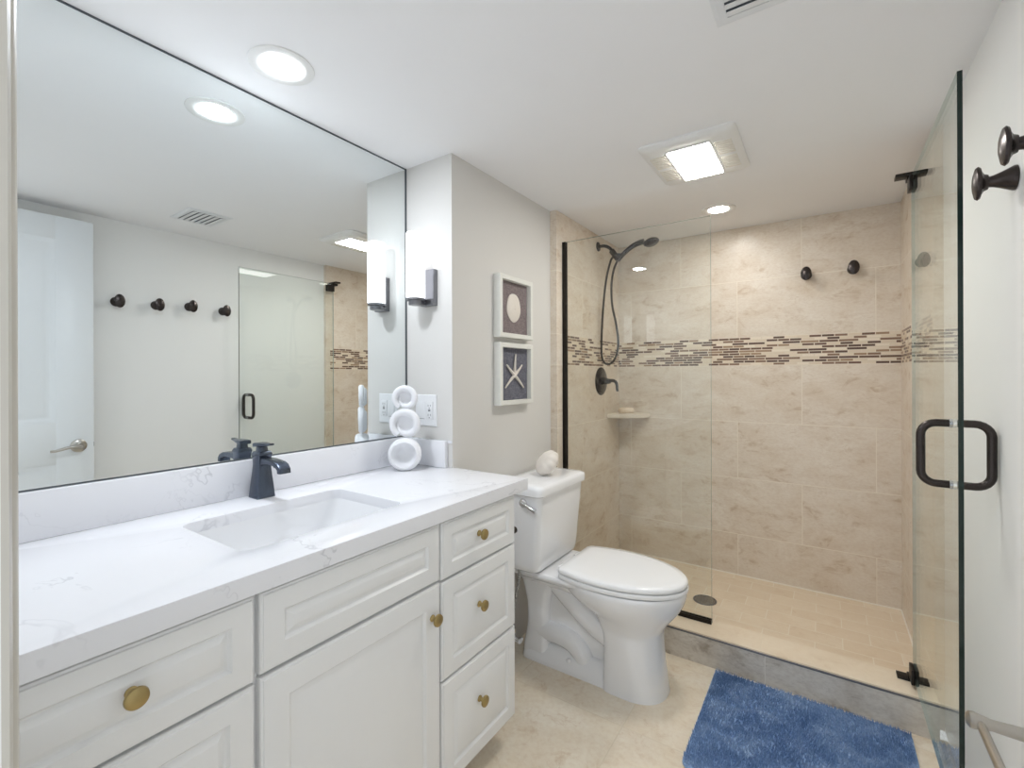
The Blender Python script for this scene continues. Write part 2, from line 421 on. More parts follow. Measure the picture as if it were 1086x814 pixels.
# ============================================================ VANITY
# cabinet: body, toe kick, drawers, door
FX = -0.897           # plane of the cabinet box front
VY0, VY1 = 0.076, 1.316
vz0, vz1 = 0.090, ZC - 0.040
van = thing('vanity_cabinet', 'long white raised panel vanity cabinet with small brass knobs under the quartz counter', 'cabinet', (-1.18, (VY0 + VY1) / 2, 0))
vloc = van.location
def vmb(): return off(MB(), vloc.x, vloc.y, vloc.z)
b = vmb(); b.box(FX - .019, FX, VY0, VY1, vz0, vz1); b.box(XW + .004, FX - .019, VY0, VY0 + .018, vz0, vz1); b.box(XW + .004, FX - .019, VY1 - .018, VY1, vz0, vz1)
b.box(XW + .004, FX - .019, VY0 + .018, VY1 - .018, vz0, vz0 + .018); b.box(XW + .004, XW + .010, VY0 + .018, VY1 - .018, vz0 + .018, vz1); b.build('body', M['cabinet'], van, False)
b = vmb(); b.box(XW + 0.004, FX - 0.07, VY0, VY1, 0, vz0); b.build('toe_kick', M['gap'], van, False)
def steps(fr, t=0.020, sl=0.010):
    return [(0.0, 0.0), (0.0, t - 0.007), (0.0015, t - 0.004), (0.005, t - 0.003), (0.0065, t - 0.0005), (0.009, t), (fr, t), (fr + 0.003, t - 0.004), (fr + 0.006, t - 0.0065),
            (fr + 0.009, t - 0.0065), (fr + 0.009 + sl * .35, t - 0.0045), (fr + 0.009 + sl * .8, t - 0.0015), (fr + 0.009 + sl, t - 0.0005)]
def front(name, y0, y1, z0, z1, fr, knob=None, sl=0.012):
    m = vmb(); m.nest(y0, y1, z0, z1, steps(fr, 0.020, sl), FX + 0.0005)
    o = m.build(name, M['cabinet'], van, True, angle=25)
    if knob:
        q = vmb()
        q.lathe([(0.0, -0.002), (0.009, -0.002), (0.009, 0.002), (0.006, 0.005), (0.0055, 0.013), (0.009, 0.017), (0.0155, 0.0185), (0.0165, 0.021), (0.0155, 0.025), (0.011, 0.0275), (0.0, 0.028)],
                28, 'x', (FX + 0.0205, knob[0], knob[1]))
        q.build('knob', M['brass'], o)
    return o
ZR = [(0.682, 0.842), (0.402, 0.676), (0.096, 0.396)]
for y0, y1, ky in ((0.080, 0.442, 0.257), (0.948, 1.312, 1.112)):
    for (z0, z1), kz in zip(ZR, (0.769, 0.553, 0.264)):
        front('drawer', y0, y1, z0, z1, 0.040 if z1 > 0.8 else 0.044, (ky, kz))
front('false_drawer_front', 0.452, 0.941, 0.688, 0.842, 0.046)
front('door', 0.452, 0.941, 0.096, 0.681, 0.056, (0.908, 0.598), 0.034)

# countertop with the sink cut-out and a notch at the pier
SX0, SX1, SY0, SY1 = -1.302, -0.992, 0.476, 0.916
CX, CY = -1.17, 0.73
ct = thing('countertop', 'white quartz countertop with faint grey veins and a rectangular sink cut-out', 'countertop', (CX, CY, ZC - 0.040))
t = bmesh.new()
outer = [(XW + 0.001, YF + 0.002), (-0.868, YF + 0.002), (-0.868, 1.379), (PX + 0.001, 1.379), (PX + 0.001, YP - 0.001), (XW + 0.001, YP - 0.001)]
inner = rrect(SX0, SX1, SY0, SY1, 0.030, 6)
eds = []
for loop in (outer, inner):
    vs = [t.verts.new((x, y, ZC)) for x, y in loop]
    eds += [t.edges.new((vs[i], vs[(i + 1) % len(vs)])) for i in range(len(vs))]
bmesh.ops.triangle_fill(t, use_beauty=True, edges=eds)
r = bmesh.ops.extrude_face_region(t, geom=list(t.faces))
for v in [g for g in r['geom'] if isinstance(g, bmesh.types.BMVert)]: v.co.z = ZC - 0.040
bmesh.ops.recalc_face_normals(t, faces=t.faces)
be = [e for e in t.edges if len(e.link_faces) == 2 and abs(e.link_faces[0].normal.dot(e.link_faces[1].normal)) < 0.3 and abs(e.verts[0].co.z - ZC) < 1e-6 and abs(e.verts[1].co.z - ZC) < 1e-6]
bmesh.ops.bevel(t, geom=be, offset=0.0025, segments=2, profile=0.5, affect='EDGES')
cmb_ = off(MB(), CX, CY, ZC - 0.040); cmb_._take(t); cmb_.build('slab', M['quartz'], ct, True, angle=30)
bs = MB(); bs.box(XW + 0.001, XW + 0.023, YF + 0.002, YP - 0.001, ZC + 0.0002, 0.997, 0.0015)
tag(bs.build('backsplash', M['quartz']), 'long white quartz backsplash strip running under the mirror', 'backsplash')
bs = MB(); bs.box(XW + 0.0235, PX - 0.022, YP - 0.021, YP - 0.0005, ZC + 0.0002, 0.995, 0.0015)
bs.box(PX - 0.0225, PX + 0.0, YP - 0.004, YP - 0.0005, 0.985, 0.995)
tag(bs.build('backsplash', M['quartz']), 'short white quartz side splash on the pier behind the ring sculpture', 'backsplash')

# sink
sk = thing('sink', 'white rectangular undermount basin set into the quartz countertop', 'sink', ((SX0 + SX1) / 2, (SY0 + SY1) / 2, ZC - 0.19))
def skm(): return off(MB(), *sk.location)
m = skm(); secs = []
e = 0.004
outl = [(0.012, -0.0402, 0.034), (0.012, -0.19, 0.034)]
for g_, z_, r_ in [(-0.012 - e, -0.185, 0.030), (-0.012 - e, -0.0403, 0.034)]:
    secs.append([(x, y, ZC + z_) for x, y in rrect(SX0 + g_, SX1 - g_, SY0 + g_, SY1 - g_, r_)])
for g_, ge, z_, r_ in [(-0.005, 0, -0.0403, 0.032), (0.0006, 0, -0.0400, 0.030), (0.0010, 0, -0.030, 0.030), (0.0030, 0, -0.0285, 0.030), (0.0040, .004, -0.045, 0.031), (0.0055, .016, -0.085, 0.034), (0.010, .030, -0.120, 0.040), (0.022, .045, -0.145, 0.046), (0.050, .06, -0.157, 0.05), (0.120, .03, -0.1605, 0.028)]:
    secs.append([(x, y, ZC + z_) for x, y in rrect(SX0 + g_, SX1 - g_, SY0 + g_, SY1 - g_ - ge, r_)])
m.loft(secs); m.build('basin', M['porcelain'], sk, True, angle=60)
m = skm(); m.lathe([(0, 0), (0.022, 0), (0.024, 0.002), (0.024, 0.004), (0.017, 0.006), (0, 0.007)], 24, 'z', ((SX0 + SX1) / 2, (SY0 + SY1) / 2, ZC - 0.1605)); m.build('drain', M['faucet'], sk)

# faucet
fc = thing('faucet', 'dark bronze single handle faucet with square tapered body behind the sink', 'faucet', (-1.402, 0.728, ZC))
def sq(hx, hy, z, x=0.0): return [(x + px, py, z) for px, py in rrect(-hx, hx, -hy, hy, 0.003, 2)]
m = MB(); m.loft([sq(.027, .027, 0.0), sq(.0265, .0265, .006), sq(.024, .024, .035), sq(.0205, .0205, .072), sq(.0185, .0185, .098), sq(.0195, .0195, .118), sq(.0215, .0215, .126), sq(.0215, .0215, .130), sq(.018, .018, .137)])
m.build('body', M['faucet'], fc, True, angle=30)
def sp(x, z, h, w_): return [(x, py, z + pz) for py, pz in rrect(-w_, w_, -h, h, 0.003, 2)]
m = MB(); m.loft([sp(.006, .104, .013, .0155), sp(.030, .110, .0095, .0155), sp(.060, .1115, .0075, .016), sp(.088, .1095, .0070, .0165), sp(.104, .1060, .0075, .0165)])
secs = []
for x_, z_, a in ((.096, .1085, 70), (.111, .1040, 38), (.120, .0950, 12), (.1215, .0840, 0)):
    d = math.radians(a)
    secs.append([Vector((x_ + px * math.cos(d), py, z_ + px * math.sin(d))) for px, py in rrect(-.010, .0075, -.0168, .0168, 0.003, 2)])
m.loft(secs); m.build('spout', M['faucet'], fc, True, angle=30)
m = MB(); m.loft([sq(.013, .013, .136), sq(.012, .012, .150)]); m.loft([sp(-.021, .155, .006, .017), sp(.0, .157, .0055, .017), sp(.020, .1575, .0045, .013), sp(.040, .159, .0035, .0085), sp(.056, .161, .003, .0075)])
m.build('lever_handle', M['faucet'], fc, True, angle=30)

# mirror
mr = thing('mirror', 'large frameless wall mirror over the vanity reaching up to the ceiling', 'mirror', (XW, 0.72, 0.9975))
def mrm(): return off(MB(), XW, 0.72, 0.9975)
m = mrm(); m.box(XW + 0.0005, XM, 0.082, YP - 0.004, 0.9995, CEIL - 0.004); m.build('mirror_pane', M['mirror'], mr, False)
m = mrm(); m.box(XW + 0.0005, XM + 0.001, 0.082, YP - 0.004, 0.9975, 1.0012); m.build('bottom_edge', M['medge'], mr, False)
m = mrm(); m.box(XW + 0.0005, XM + 0.001, 0.082, YP - 0.004, CEIL - 0.006, CEIL - 0.0005); m.build('top_edge', M['medge'], mr, False)
m = mrm(); m.box(XW + 0.0005, XM + 0.002, YP - 0.008, YP - 0.0005, 0.9975, CEIL - 0.0005); m.build('side_edge', M['medge'], mr, False)

# ring sculpture: three stacked dished rings
sc = thing('sculpture', 'white ceramic sculpture of three stacked dished rings at the end of the counter', 'sculpture', (-1.334, 1.236, ZC), math.radians(-52))
# local +x looks towards the room
z = 0.0
for i, R_ in enumerate((0.0635, 0.0575, 0.0475)):
    m = MB(); zc_ = z + R_ - 0.002; T_ = 0.028 if i == 0 else 0.024
    rim = R_ * (.40 if i == 0 else .36)
    cs_ = [(R_ - rim + rim * .5 + rim * .5 * math.copysign(abs(math.cos(a)) ** .75, math.cos(a)), T_ * math.copysign(abs(math.sin(a)) ** .75, math.sin(a))) for a in [2 * PI * q / 20 for q in range(20)]]
    if i == 0:
        m.lathe([(0, -T_ * .62), (R_ * .34, -T_ * .58), (R_ * .50, -T_ * .25), (R_ * .60, T_ * .6), (R_ * .76, T_ * 1.0), (R_ * .88, T_ * .92), (R_ * .97, T_ * .55), (R_, 0), (R_ * .97, -T_ * .55), (R_ * .88, -T_ * .92), (R_ * .7, -T_), (R_ * .4, -T_ * .8), (0, -T_ * .75)], 48, 'x', (0, 0, zc_))
    else:
        # a coil: thick ring whose end curls inwards and closes over a shallow cup
        pts = []
        for q in range(40):
            u = q / 39; a = math.radians(-58 + 430 * u); rr_ = R_ * (.80 - .38 * max(0, u - .62) / .38)
            pts.append((T_ * (.10 - .55 * max(0, u - .55) / .45), -rr_ * math.cos(a), zc_ + rr_ * math.sin(a)))
        m.tube(pts, lambda u, r_=R_: r_ * (.20 + .05 * math.sin(PI * u) - .10 * max(0, u - .6) / .4), 14, 2)
        m.lathe([(0, -T_ * .55), (R_ * .45, -T_ * .45), (R_ * .74, -T_ * .1), (R_ * .80, -T_ * .45), (R_ * .6, -T_ * .85), (0, -T_ * .85)], 40, 'x', (0, 0, zc_))
    m.build('ring', M['plaster'], sc, True, angle=60)
    z += 2 * R_ - 0.006

# outlet plate
op = thing('outlet_plate', 'white double switch and outlet plate on the pier behind the ring sculpture', 'outlet', (-1.348, YP, 1.110))
m = MB(); m.nest(-0.0585, 0.0585, -0.0635, 0.0635, [(0, 0), (0, .003), (.003, .006), (.006, .0065)], 0.0); m.bm.transform(Matrix.Rotation(-PI / 2, 4, 'Z')); m.build('plate', M['plate'], op, True, angle=30)
for dx, nm in ((-0.0235, 'switch'), (0.0235, 'receptacle')):
    m = MB(); m.box(dx - .0175, dx + .0175, -0.0085, -.0060, -.034, .034, .001); o = m.build(nm, M['plate'], op, True)
    s_ = MB()
    if nm == 'switch': s_.box(dx - .0185, dx + .0185, -.0066, -.0062, -.0355, -.034); s_.box(dx - .0185, dx - .0175, -.0066, -.0062, -.0355, .0355)
    else:
        for zz in (-.019, .019):
            for xx in (-.006, .006): s_.box(dx + xx - .0012, dx + xx + .0012, -.0088, -.0084, zz - .004, zz + .005)
            s_.lathe([(0, 0), (.0025, 0), (.0025, .0004), (0, .0004)], 12, '-y', (dx, -.0084, zz - .010))
        s_.box(dx - .006, dx + .006, -.0090, -.0084, -.004, -.0005); s_.box(dx - .006, dx + .006, -.0090, -.0084, .0005, .004)
        s_.box(dx - .0185, dx - .0175, -.0066, -.0062, -.0355, .0355); s_.box(dx + .0175, dx + .0185, -.0066, -.0062, -.0355, .0355)
    s_.build('slots', M['slot'], o, False)

# sconces (local -y is away from the wall)
def make_sconce(loc, rotz, label):
    s_ = thing('wall_sconce', label, 'wall light', loc, rotz, 'vanity sconces')
    m = MB(); m.box(-.006, .066, -.024, -.0003, -.020, .125, .002); m.build('backplate', M['pewter'], s_)
    m = MB(); m.box(-.014, .026, -.062, -.023, -.018, -.004, .002); m.lathe([(0, -.020), (.026, -.020), (.028, -.016), (.028, -.004), (.037, -.002), (.037, .006), (0, .006)], 32, 'z', (.006, -.062, 0)); m.build('arm', M['pewter'], s_)
    m = MB(); m.lathe([(0, .0065), (.035, .0065), (.0375, .010), (.0375, .262), (.035, .266), (0, .267)], 40, 'z', (.006, -.062, 0)); m.build('shade', M['e_sconce'], s_, True)
    return s_
sc1 = make_sconce((-1.350, YP, 1.550), 0.0, 'glowing tube shade wall sconce on the pier right of the mirror')
sc2 = dup(sc1, (-1.345, YF, 1.550), PI, 'glowing tube shade sconce on the doorway wall, seen reflected in the fixed shower glass')


# ============================================================ TOILET
TY = 1.835
to = thing('toilet', 'white two-piece elongated toilet with closed lid between vanity and shower', 'toilet', (PX, TY, 0))
def egg(xb, xf, w_, z, n=48, cut=None, xm=None, p=2.0):
    xm = xm if xm is not None else xb + (xf - xb) * 0.42
    pts = []
    for i in range(n):
        a = 2 * PI * i / n; c_, s_ = math.cos(a), math.sin(a)
        ex = 2 / p
        x_ = xm + ((xf - xm) if c_ > 0 else (xm - xb)) * math.copysign(abs(c_) ** ex, c_)
        y_ = w_ * math.copysign(abs(s_) ** ex, s_)
        if cut is not None: x_ = max(x_, cut)
        pts.append((x_, y_, z))
    return pts
def egg2(xb, xf, w_, z, n=48):
    # squarish rear, round nose
    pts = []
    for i in range(n):
        a = 2 * PI * i / n; c_, s_ = math.cos(a), math.sin(a); ex = 2 / (2.3 if c_ > 0 else 6.0); xm = xb + .10
        pts.append((xm + ((xf - xm) if c_ > 0 else (xm - xb)) * math.copysign(abs(c_) ** ex, c_), w_ * math.copysign(abs(s_) ** ex, s_), z))
    return pts
def rr3(x0, x1, hw, z, r, k=6): return [(x, y, z) for x, y in rrect(x0, x1, -hw, hw, r, k)]
# tank
m = MB(); m.loft([rr3(.050, .195, .178, .4165, .03), rr3(.042, .212, .186, .424, .03), rr3(.038, .219, .188, .45, .028), rr3(.028, .230, .197, .60, .028), rr3(.022, .240, .206, .735, .028), rr3(.022, .240, .206, .744, .028)])
tank = m.build('tank', M['porcelain'], to, True, angle=50)
m = MB(); m.loft([rr3(.018, .246, .211, .7455, .028), rr3(.013, .253, .217, .750, .03), rr3(.012, .254, .218, .776, .03), rr3(.015, .250, .214, .785, .03), rr3(.026, .238, .202, .790, .03), rr3(.06, .20, .17, .7915, .03)])
m.build('tank_lid', M['porcelain'], to, True, angle=50)
# trip lever on the vanity-side end of the tank
m = MB(); m.lathe([(0, 0), (.018, 0), (.019, .004), (.016, .010), (.010, .014), (0, .015)], 20, '-y', (.160, -.205, .716))
m.tube([(.160, -.215, .716), (.180, -.219, .711), (.202, -.219, .702), (.226, -.218, .692)], lambda u: .0105 - .003 * math.sin(PI * u) + .002 * max(0, u - .7), 10, 3)
m.build('flush_lever', M['chrome'], tank)
# bowl and base
def catmull(secs, k):
    out = []
    n = len(secs)
    for i in range(n - 1):
        a, b_, c_, d_ = secs[max(i - 1, 0)], secs[i], secs[i + 1], secs[min(i + 2, n - 1)]
        for j in range(k):
            u = j / k
            out.append([0.5 * ((2 * Vector(q)) + (Vector(r_) - Vector(p_)) * u + (2 * Vector(p_) - 5 * Vector(q) + 4 * Vector(r_) - Vector(s_)) * u * u + (3 * Vector(q) - Vector(p_) - 3 * Vector(r_) + Vector(s_)) * u ** 3)
                        for p_, q, r_, s_ in zip(a, b_, c_, d_)])
    out.append([Vector(q) for q in secs[-1]]); return out
m = MB()
m.loft(catmull([egg2(.462, .699, .122, .0), egg2(.462, .696, .120, .02), egg2(.463, .688, .116, .08), egg2(.464, .680, .113, .15), egg2(.462, .677, .112, .205), egg2(.450, .681, .114, .245),
                egg(.395, .704, .133, .285, xm=.54, p=2.2), egg(.315, .736, .162, .325, xm=.51), egg(.27, .754, .180, .358, xm=.50), egg(.255, .764, .187, .385, xm=.50), egg(.25, .766, .188, .402, xm=.50), egg(.255, .762, .184, .413, xm=.50)], 3))
# deck under the tank
m.loft(catmull([rr3(.06, .34, .070, .32, .03), rr3(.045, .36, .105, .355, .03), rr3(.03, .42, .150, .385, .04), rr3(.028, .43, .164, .400, .05), rr3(.032, .43, .160, .413, .05)], 3))
m.loft([rr3(.05, .17, .135, .405, .03), rr3(.05, .168, .13, .428, .03)])
# rear column, web, trapway, foot flange
m.loft(catmull([rr3(.075, .215, .098, .0, .03), rr3(.080, .205, .095, .06, .03), rr3(.085, .20, .080, .14, .035), rr3(.08, .20, .078, .24, .035), rr3(.06, .23, .088, .34, .035), rr3(.05, .25, .10, .39, .035)], 3))
m.loft([rr3(.12, .50, .050, .0, .02), rr3(.12, .50, .044, .39, .02)])
for sd in (-1, 1):
    m.tube([(.52, .020 * sd, .160), (.46, .026 * sd, .185), (.39, .032 * sd, .225), (.32, .034 * sd, .275), (.25, .030 * sd, .325), (.20, .024 * sd, .355)], lambda u: .056 - .006 * u, 18, 6)
    m.tube([(.11, .034 * sd, .110), (.17, .040 * sd, .118), (.24, .044 * sd, .122), (.31, .044 * sd, .108), (.355, .044 * sd, .070), (.37, .044 * sd, .02)], lambda u: .046, 18, 6)
m.loft(catmull([rr3(.072, .56, .108, .0, .045), rr3(.075, .55, .106, .02, .045), rr3(.085, .53, .092, .045, .045), rr3(.10, .50, .06, .075, .04)], 3))
m.build('bowl', M['porcelain'], to, True, angle=60)
for sd in (-1, 1):
    m = MB(); m.lathe([(.011, 0), (.011, .006), (.008, .012), (0, .014)], 16, 'z', (.31, .088 * sd, .042)); m.build('bolt_cap', M['porcelain'], to)
def lid(xb, xf, w_, z, r=.03, n=60):
    # straight hinge edge, nearly parallel sides, long rounded front
    pts = []; xm = xb + .175
    for i in range(n + 1):
        a = -PI / 2 + PI * i / n; pts.append((xm + (xf - xm) * abs(math.cos(a)) ** .96, w_ * math.sin(a), z))
    wb = w_ * .87
    for u in (.2, .4, .6, .8): pts.append((xm + (xb + r - xm) * u, w_ - (w_ - wb) * u ** 2, z))
    for i in range(7): a = PI / 2 + PI / 2 * i / 6; pts.append((xb + r + r * math.cos(a), wb - r + r * math.sin(a), z))
    for i in range(7): a = PI + PI / 2 * i / 6; pts.append((xb + r + r * math.cos(a), -(wb - r) + r * math.sin(a), z))
    for u in (.8, .6, .4, .2): pts.append((xm + (xb + r - xm) * u, -(w_ - (w_ - wb) * u ** 2), z))
    return pts
m = MB(); XB = .290
m.loft([lid(XB + .012, .755, .174, .4140), lid(XB + .012, .755, .174, .4175), lid(XB, .772, .187, .4180), lid(XB, .773, .188, .421), lid(XB, .773, .188, .432), lid(XB + .002, .771, .186, .4345)])
m.build('seat', M['seat'], to, True, angle=50)
m = MB()
m.loft([lid(XB + .012, .755, .174, .4346), lid(XB + .012, .755, .174, .4390), lid(XB + .001, .770, .186, .4394), lid(XB, .771, .187, .442), lid(XB, .770, .186, .452), lid(XB + .005, .764, .181, .4572), lid(XB + .03, .735, .155, .4595), lid(XB + .08, .66, .095, .4605)])
for sd in (-1, 1): m.box(.262, .298, sd * .075 - .024, sd * .075 + .024, .4135, .440, .006)
m.build('seat_lid', M['seat'], to, True, angle=50)

# water supply
sv = thing('water_supply_valve', 'small chrome shutoff valve with braided hose beside the toilet base', 'valve', (PX, 1.652, 0.118))
m = MB(); m.lathe([(0, .0003), (.028, .0003), (.027, .005), (.012, .010), (0, .010)], 24, 'x'); m.build('escutcheon', M['chrome'], sv)
m = MB(); m.tube([(.005, 0, 0), (.105, 0, 0)], .0085, 14); m.tube([(.092, 0, -.004), (.092, 0, .030)], .009, 14); m.lathe([(0, 0), (.012, 0), (.012, .018), (0, .018)], 6, 'z', (.092, 0, .026)); m.build('valve_body', M['chrome'], sv)
m = MB(); m.loft([[(.118 + px, .020 * math.cos(2 * PI * i / 24), .011 * math.sin(2 * PI * i / 24)) for i in range(24)] for px in (0, .012)]); m.tube([(.10, 0, 0), (.12, 0, 0)], .005); m.build('valve_handle', M['chrome'], sv)
m = MB(); m.tube([(.092, 0, .044), (.090, .002, .10), (.100, .006, .17), (.112, .009, .23), (.118, .010, .270), (.118, .010, .297)], .0062, 12, 6); m.build('hose', M['braid'], sv)

# shell standing on the tank
sh = thing('sea_shell', 'rounded white sea urchin shell standing on the toilet tank lid', 'shell', (-1.062, 1.855, 0.7915))
m = MB(); secs = []
NS = 60; NR = 18
for j in range(NR + 1):
    a = PI * j / NR; rr_ = math.sin(a) ** .85 if 0 < j < NR else 0.0; zz = -math.cos(a)
    secs.append((rr_, zz))
tb = bmesh.new(); rings = []
for rr_, zz in secs:
    if rr_ == 0: rings.append([tb.verts.new((0, 0, zz))])
    else: rings.append([tb.verts.new((rr_ * (1 + .035 * math.cos(10 * 2 * PI * i / NS)) * math.cos(2 * PI * i / NS), rr_ * (1 + .035 * math.cos(10 * 2 * PI * i / NS)) * math.sin(2 * PI * i / NS), zz)) for i in range(NS)])
for a, b_ in zip(rings, rings[1:]):
    for i in range(NS):
        j = (i + 1) % NS
        if len(a) == 1: tb.faces.new((a[0], b_[j], b_[i]))
        elif len(b_) == 1: tb.faces.new((a[i], a[j], b_[0]))
        else: tb.faces.new((a[i], a[j], b_[j], b_[i]))
bmesh.ops.recalc_face_normals(tb, faces=tb.faces)
tb.transform(Matrix.Translation((0, 0, .0605)) @ Matrix.Rotation(math.radians(-24), 4, Vector((.70, -.70, 0))) @ Matrix.Diagonal((1, 1, 1.06, 1)) @ Matrix.Rotation(math.radians(72), 4, Vector((.84, -.55, 0))) @ Matrix.Diagonal((.060, .060, .036, 1)))
zmin = min(v.co.z for v in tb.verts)
tb.transform(Matrix.Translation((0, 0, -zmin)))
m._take(tb); m.build('shell_body', M['shell'], sh, True, angle=80)

# pictures on the side wall
def picture(z0, label, linen_m, kind):
    y0, y1, h, D = 1.640, 1.915, 0.280, 0.036
    p = thing('framed_picture', label, 'picture', (PX, (y0 + y1) / 2, z0), 0, 'shadow box pictures')
    hw = (y1 - y0) / 2; fw = .021
    m = MB(); m.X = Matrix.Translation((0.0005, 0, 0))
    m.loft([[(d, -hw + i_, i_), (d, hw - i_, i_), (d, hw - i_, h - i_), (d, -hw + i_, h - i_)] for i_, d in ((0, 0), (0, D - .002), (.002, D), (fw - .001, D), (fw, D - .002), (fw, .010), (fw + .01, .010))], cap=False)
    m.box(0, .004, -hw + .001, hw - .001, .001, h - .001); m.build('frame', M['frame'], p, True, angle=30)
    m = MB(); m.box(.008, .013, -hw + fw - .002, hw - fw + .002, fw - .002, h - fw + .002); m.build('backing', linen_m, p, False)
    m = MB(); c_ = h / 2
    if kind == 'dollar':
        tb = bmesh.new(); n = 64; rings = []
        def rad(a): return 1 + .014 * math.cos(5 * a + PI / 2)
        for rr_, xx in ((1, .013), (1, .016), (.9, .019), (.55, .0225), (.2, .0245)):
            rings.append([tb.verts.new((xx, .056 * rr_ * rad(2 * PI * i / n) * math.cos(2 * PI * i / n), c_ + .002 + .066 * rr_ * rad(2 * PI * i / n) * math.sin(2 * PI * i / n))) for i in range(n)])
        for a, b_ in zip(rings, rings[1:]):
            for i in range(n): tb.faces.new((a[i], a[(i + 1) % n], b_[(i + 1) % n], b_[i]))
        tb.faces.new(rings[-1]); tb.faces.new(rings[0][::-1]); bmesh.ops.recalc_face_normals(tb, faces=tb.faces); m._take(tb)
        for k_ in range(5):
            a = PI / 2 + k_ * 2 * PI / 5
            for s_ in (-.28, .28):
                pts = [(.0245 - .004 * q, .034 * q * math.cos(a + s_ * math.sin(PI * q)), c_ + .002 + .038 * q * math.sin(a + s_ * math.sin(PI * q))) for q in (.12, .35, .6, .85, 1.0)]
                m.tube(pts, .0016, 6, 3)
        m.build('sand_dollar', M['shell'], p, True, angle=60)
    else:
        lens_ = (.098, .080, .096, .094, .078)
        for k_, L_ in enumerate(lens_):
            a = PI / 2 + (0, -1.02, -2.12, 2.12, 1.02)[k_] + .0
            pts = [(.019, L_ * q * math.cos(a + .10 * q * (1 if k_ % 2 else -1)), c_ - .006 + L_ * q * math.sin(a + .10 * q * (1 if k_ % 2 else -1))) for q in (0, .25, .5, .75, 1)]
            m.tube(pts, lambda u: .0085 - .0052 * u, 10, 3)
        m.build('starfish', M['shell'], p, True, angle=60)
    return p
picture(1.420, 'upper whitewashed frame with a sand dollar on taupe linen', M['linen_a'], 'dollar')
picture(1.117, 'lower whitewashed frame with a white starfish on slate linen', M['linen_b'], 'star')

# dark knob on the vanity end panel
kn = thing('paper_holder_post', 'small dark bronze post sticking out of the vanity end panel', 'paper holder', (-0.905, VY1, 0.708))
m = MB(); m.lathe([(0, .0003), (.016, .0003), (.015, .005), (.007, .008), (.007, .020), (.0115, .024), (.0115, .034), (.008, .038), (0, .039)], 24, 'y'); m.build('post', M['bronze'], kn)

# ============================================================ SHOWER
GT = 0.010
def pane(mb, x0, x1, y0, y1, z0, z1, thin):
    """glass slab: material 0 on the two big faces, 1 on the near polished edge, 2 on the others"""
    mb.box(x0, x1, y0, y1, z0, z1)
    for f in mb.bm.faces:
        ax = max(range(3), key=lambda i: abs(f.normal[i])); f.material_index = 0 if ax == thin else (1 if f.normal.y < -.5 else 2)
    return mb
GX = -0.424; ZG = 1.966
fp = thing('shower_screen', 'fixed clear glass shower panel in dark channels behind the toilet', 'glass panel', (XL, YG, ZK))
def fpm(): return off(MB(), XL, YG, ZK)
m = MB(); pane(m, XL + .006, GX, YG - GT / 2, YG + GT / 2, ZK + .004, ZG, 1); m.bm.transform(Matrix.Translation((-XL, -YG, -ZK))); m.build('glass', [M['glass'], M['gedge_pale'], M['gedge_pale']], fp, False)
m = fpm(); m.box(XL + .0005, XL + .020, YG - .012, YG - .0052, ZK, ZG); m.box(XL + .0005, XL + .020, YG + .0052, YG + .012, ZK, ZG); m.box(XL + .0005, XL + .005, YG - .012, YG + .012, ZK, ZG); m.build('wall_channel', M['black'], fp, False)
m = fpm(); m.box(XL + .02, GX, YG - .012, YG - .0052, ZK + .0003, ZK + .018); m.box(XL + .02, GX, YG + .0052, YG + .012, ZK + .0003, ZK + .018); m.box(XL + .02, GX, YG - .012, YG + .012, ZK + .0003, ZK + .0035); m.build('floor_channel', M['black'], fp, False)

DX = 0.268; DY0 = 1.510; DY1 = 2.213
dr = thing('shower_door', 'clear glass shower door swung open along the right wall', 'shower door', (DX, YG, ZK))
def drm(): return off(MB(), DX, YG, ZK)
m = MB(); pane(m, DX - GT / 2, DX + GT / 2, DY0, DY1, ZK + .018, 1.972, 0); m.bm.transform(Matrix.Translation((-DX, -YG, -ZK))); m.build('glass', [M['glass'], M['gedge'], M['gedge_pale']], dr, False)
hz0, hz1, hy, hd = 0.974, 1.127, 1.569, 0.062
for sd in (-1, 1):
    m = drm(); R_ = .030; x0 = DX + sd * (GT / 2 + .0005); x1 = DX + sd * (hd + .003)
    pts = [(x0, hy, hz0)]
    for i in range(7): a = math.radians(-90 + 15 * i); pts.append((x1 - sd * R_ + sd * R_ * math.cos(a), hy, hz0 + R_ + R_ * math.sin(a)))
    for i in range(7): a = math.radians(15 * i); pts.append((x1 - sd * R_ + sd * R_ * math.cos(a), hy, hz1 - R_ + R_ * math.sin(a)))
    pts.append((x0, hy, hz1)); m.tube(pts, .0095, 16)
    hnd = m.build('handle', M['bronze'], dr)
    m = drm()
    for zz in (hz0, hz1): m.tube([(x0, hy, zz), (x0 + sd * .006, hy, zz)], .0112, 16)
    m.build('washer', M['chrome'], hnd)
for zz, up in ((1.972, 1), (ZK, -1)):
    m = drm()
    if up == 1:
        m.box(DX - .050, DX + .0515, YG - .022, YG + .022, zz + .001, zz + .013, .001)
        m.box(DX - .018, DX + .018, YG - .020, YG + .020, zz - .014, zz + .001, .002)
        m.box(DX - .016, DX - GT / 2 - .0003, DY1 - .055, DY1 + .004, zz - .062, zz - .012, .002); m.box(DX + GT / 2 + .0003, DX + .016, DY1 - .055, DY1 + .004, zz - .062, zz - .012, .002)
    else:
        m.box(DX - .050, DX + .050, YG - .022, YG + .022, zz + .0003, zz + .008, .001)
        m.box(DX - .020, DX + .020, YG - .020, YG + .016, zz + .008, zz + .018, .002)
        m.box(DX - .016, DX - GT / 2 - .0003, DY1 - .055, DY1 + .004, zz + .012, zz + .066, .002); m.box(DX + GT / 2 + .0003, DX + .016, DY1 - .055, DY1 + .004, zz + .012, zz + .066, .002)
    m.build('hinge', M['black'], dr)

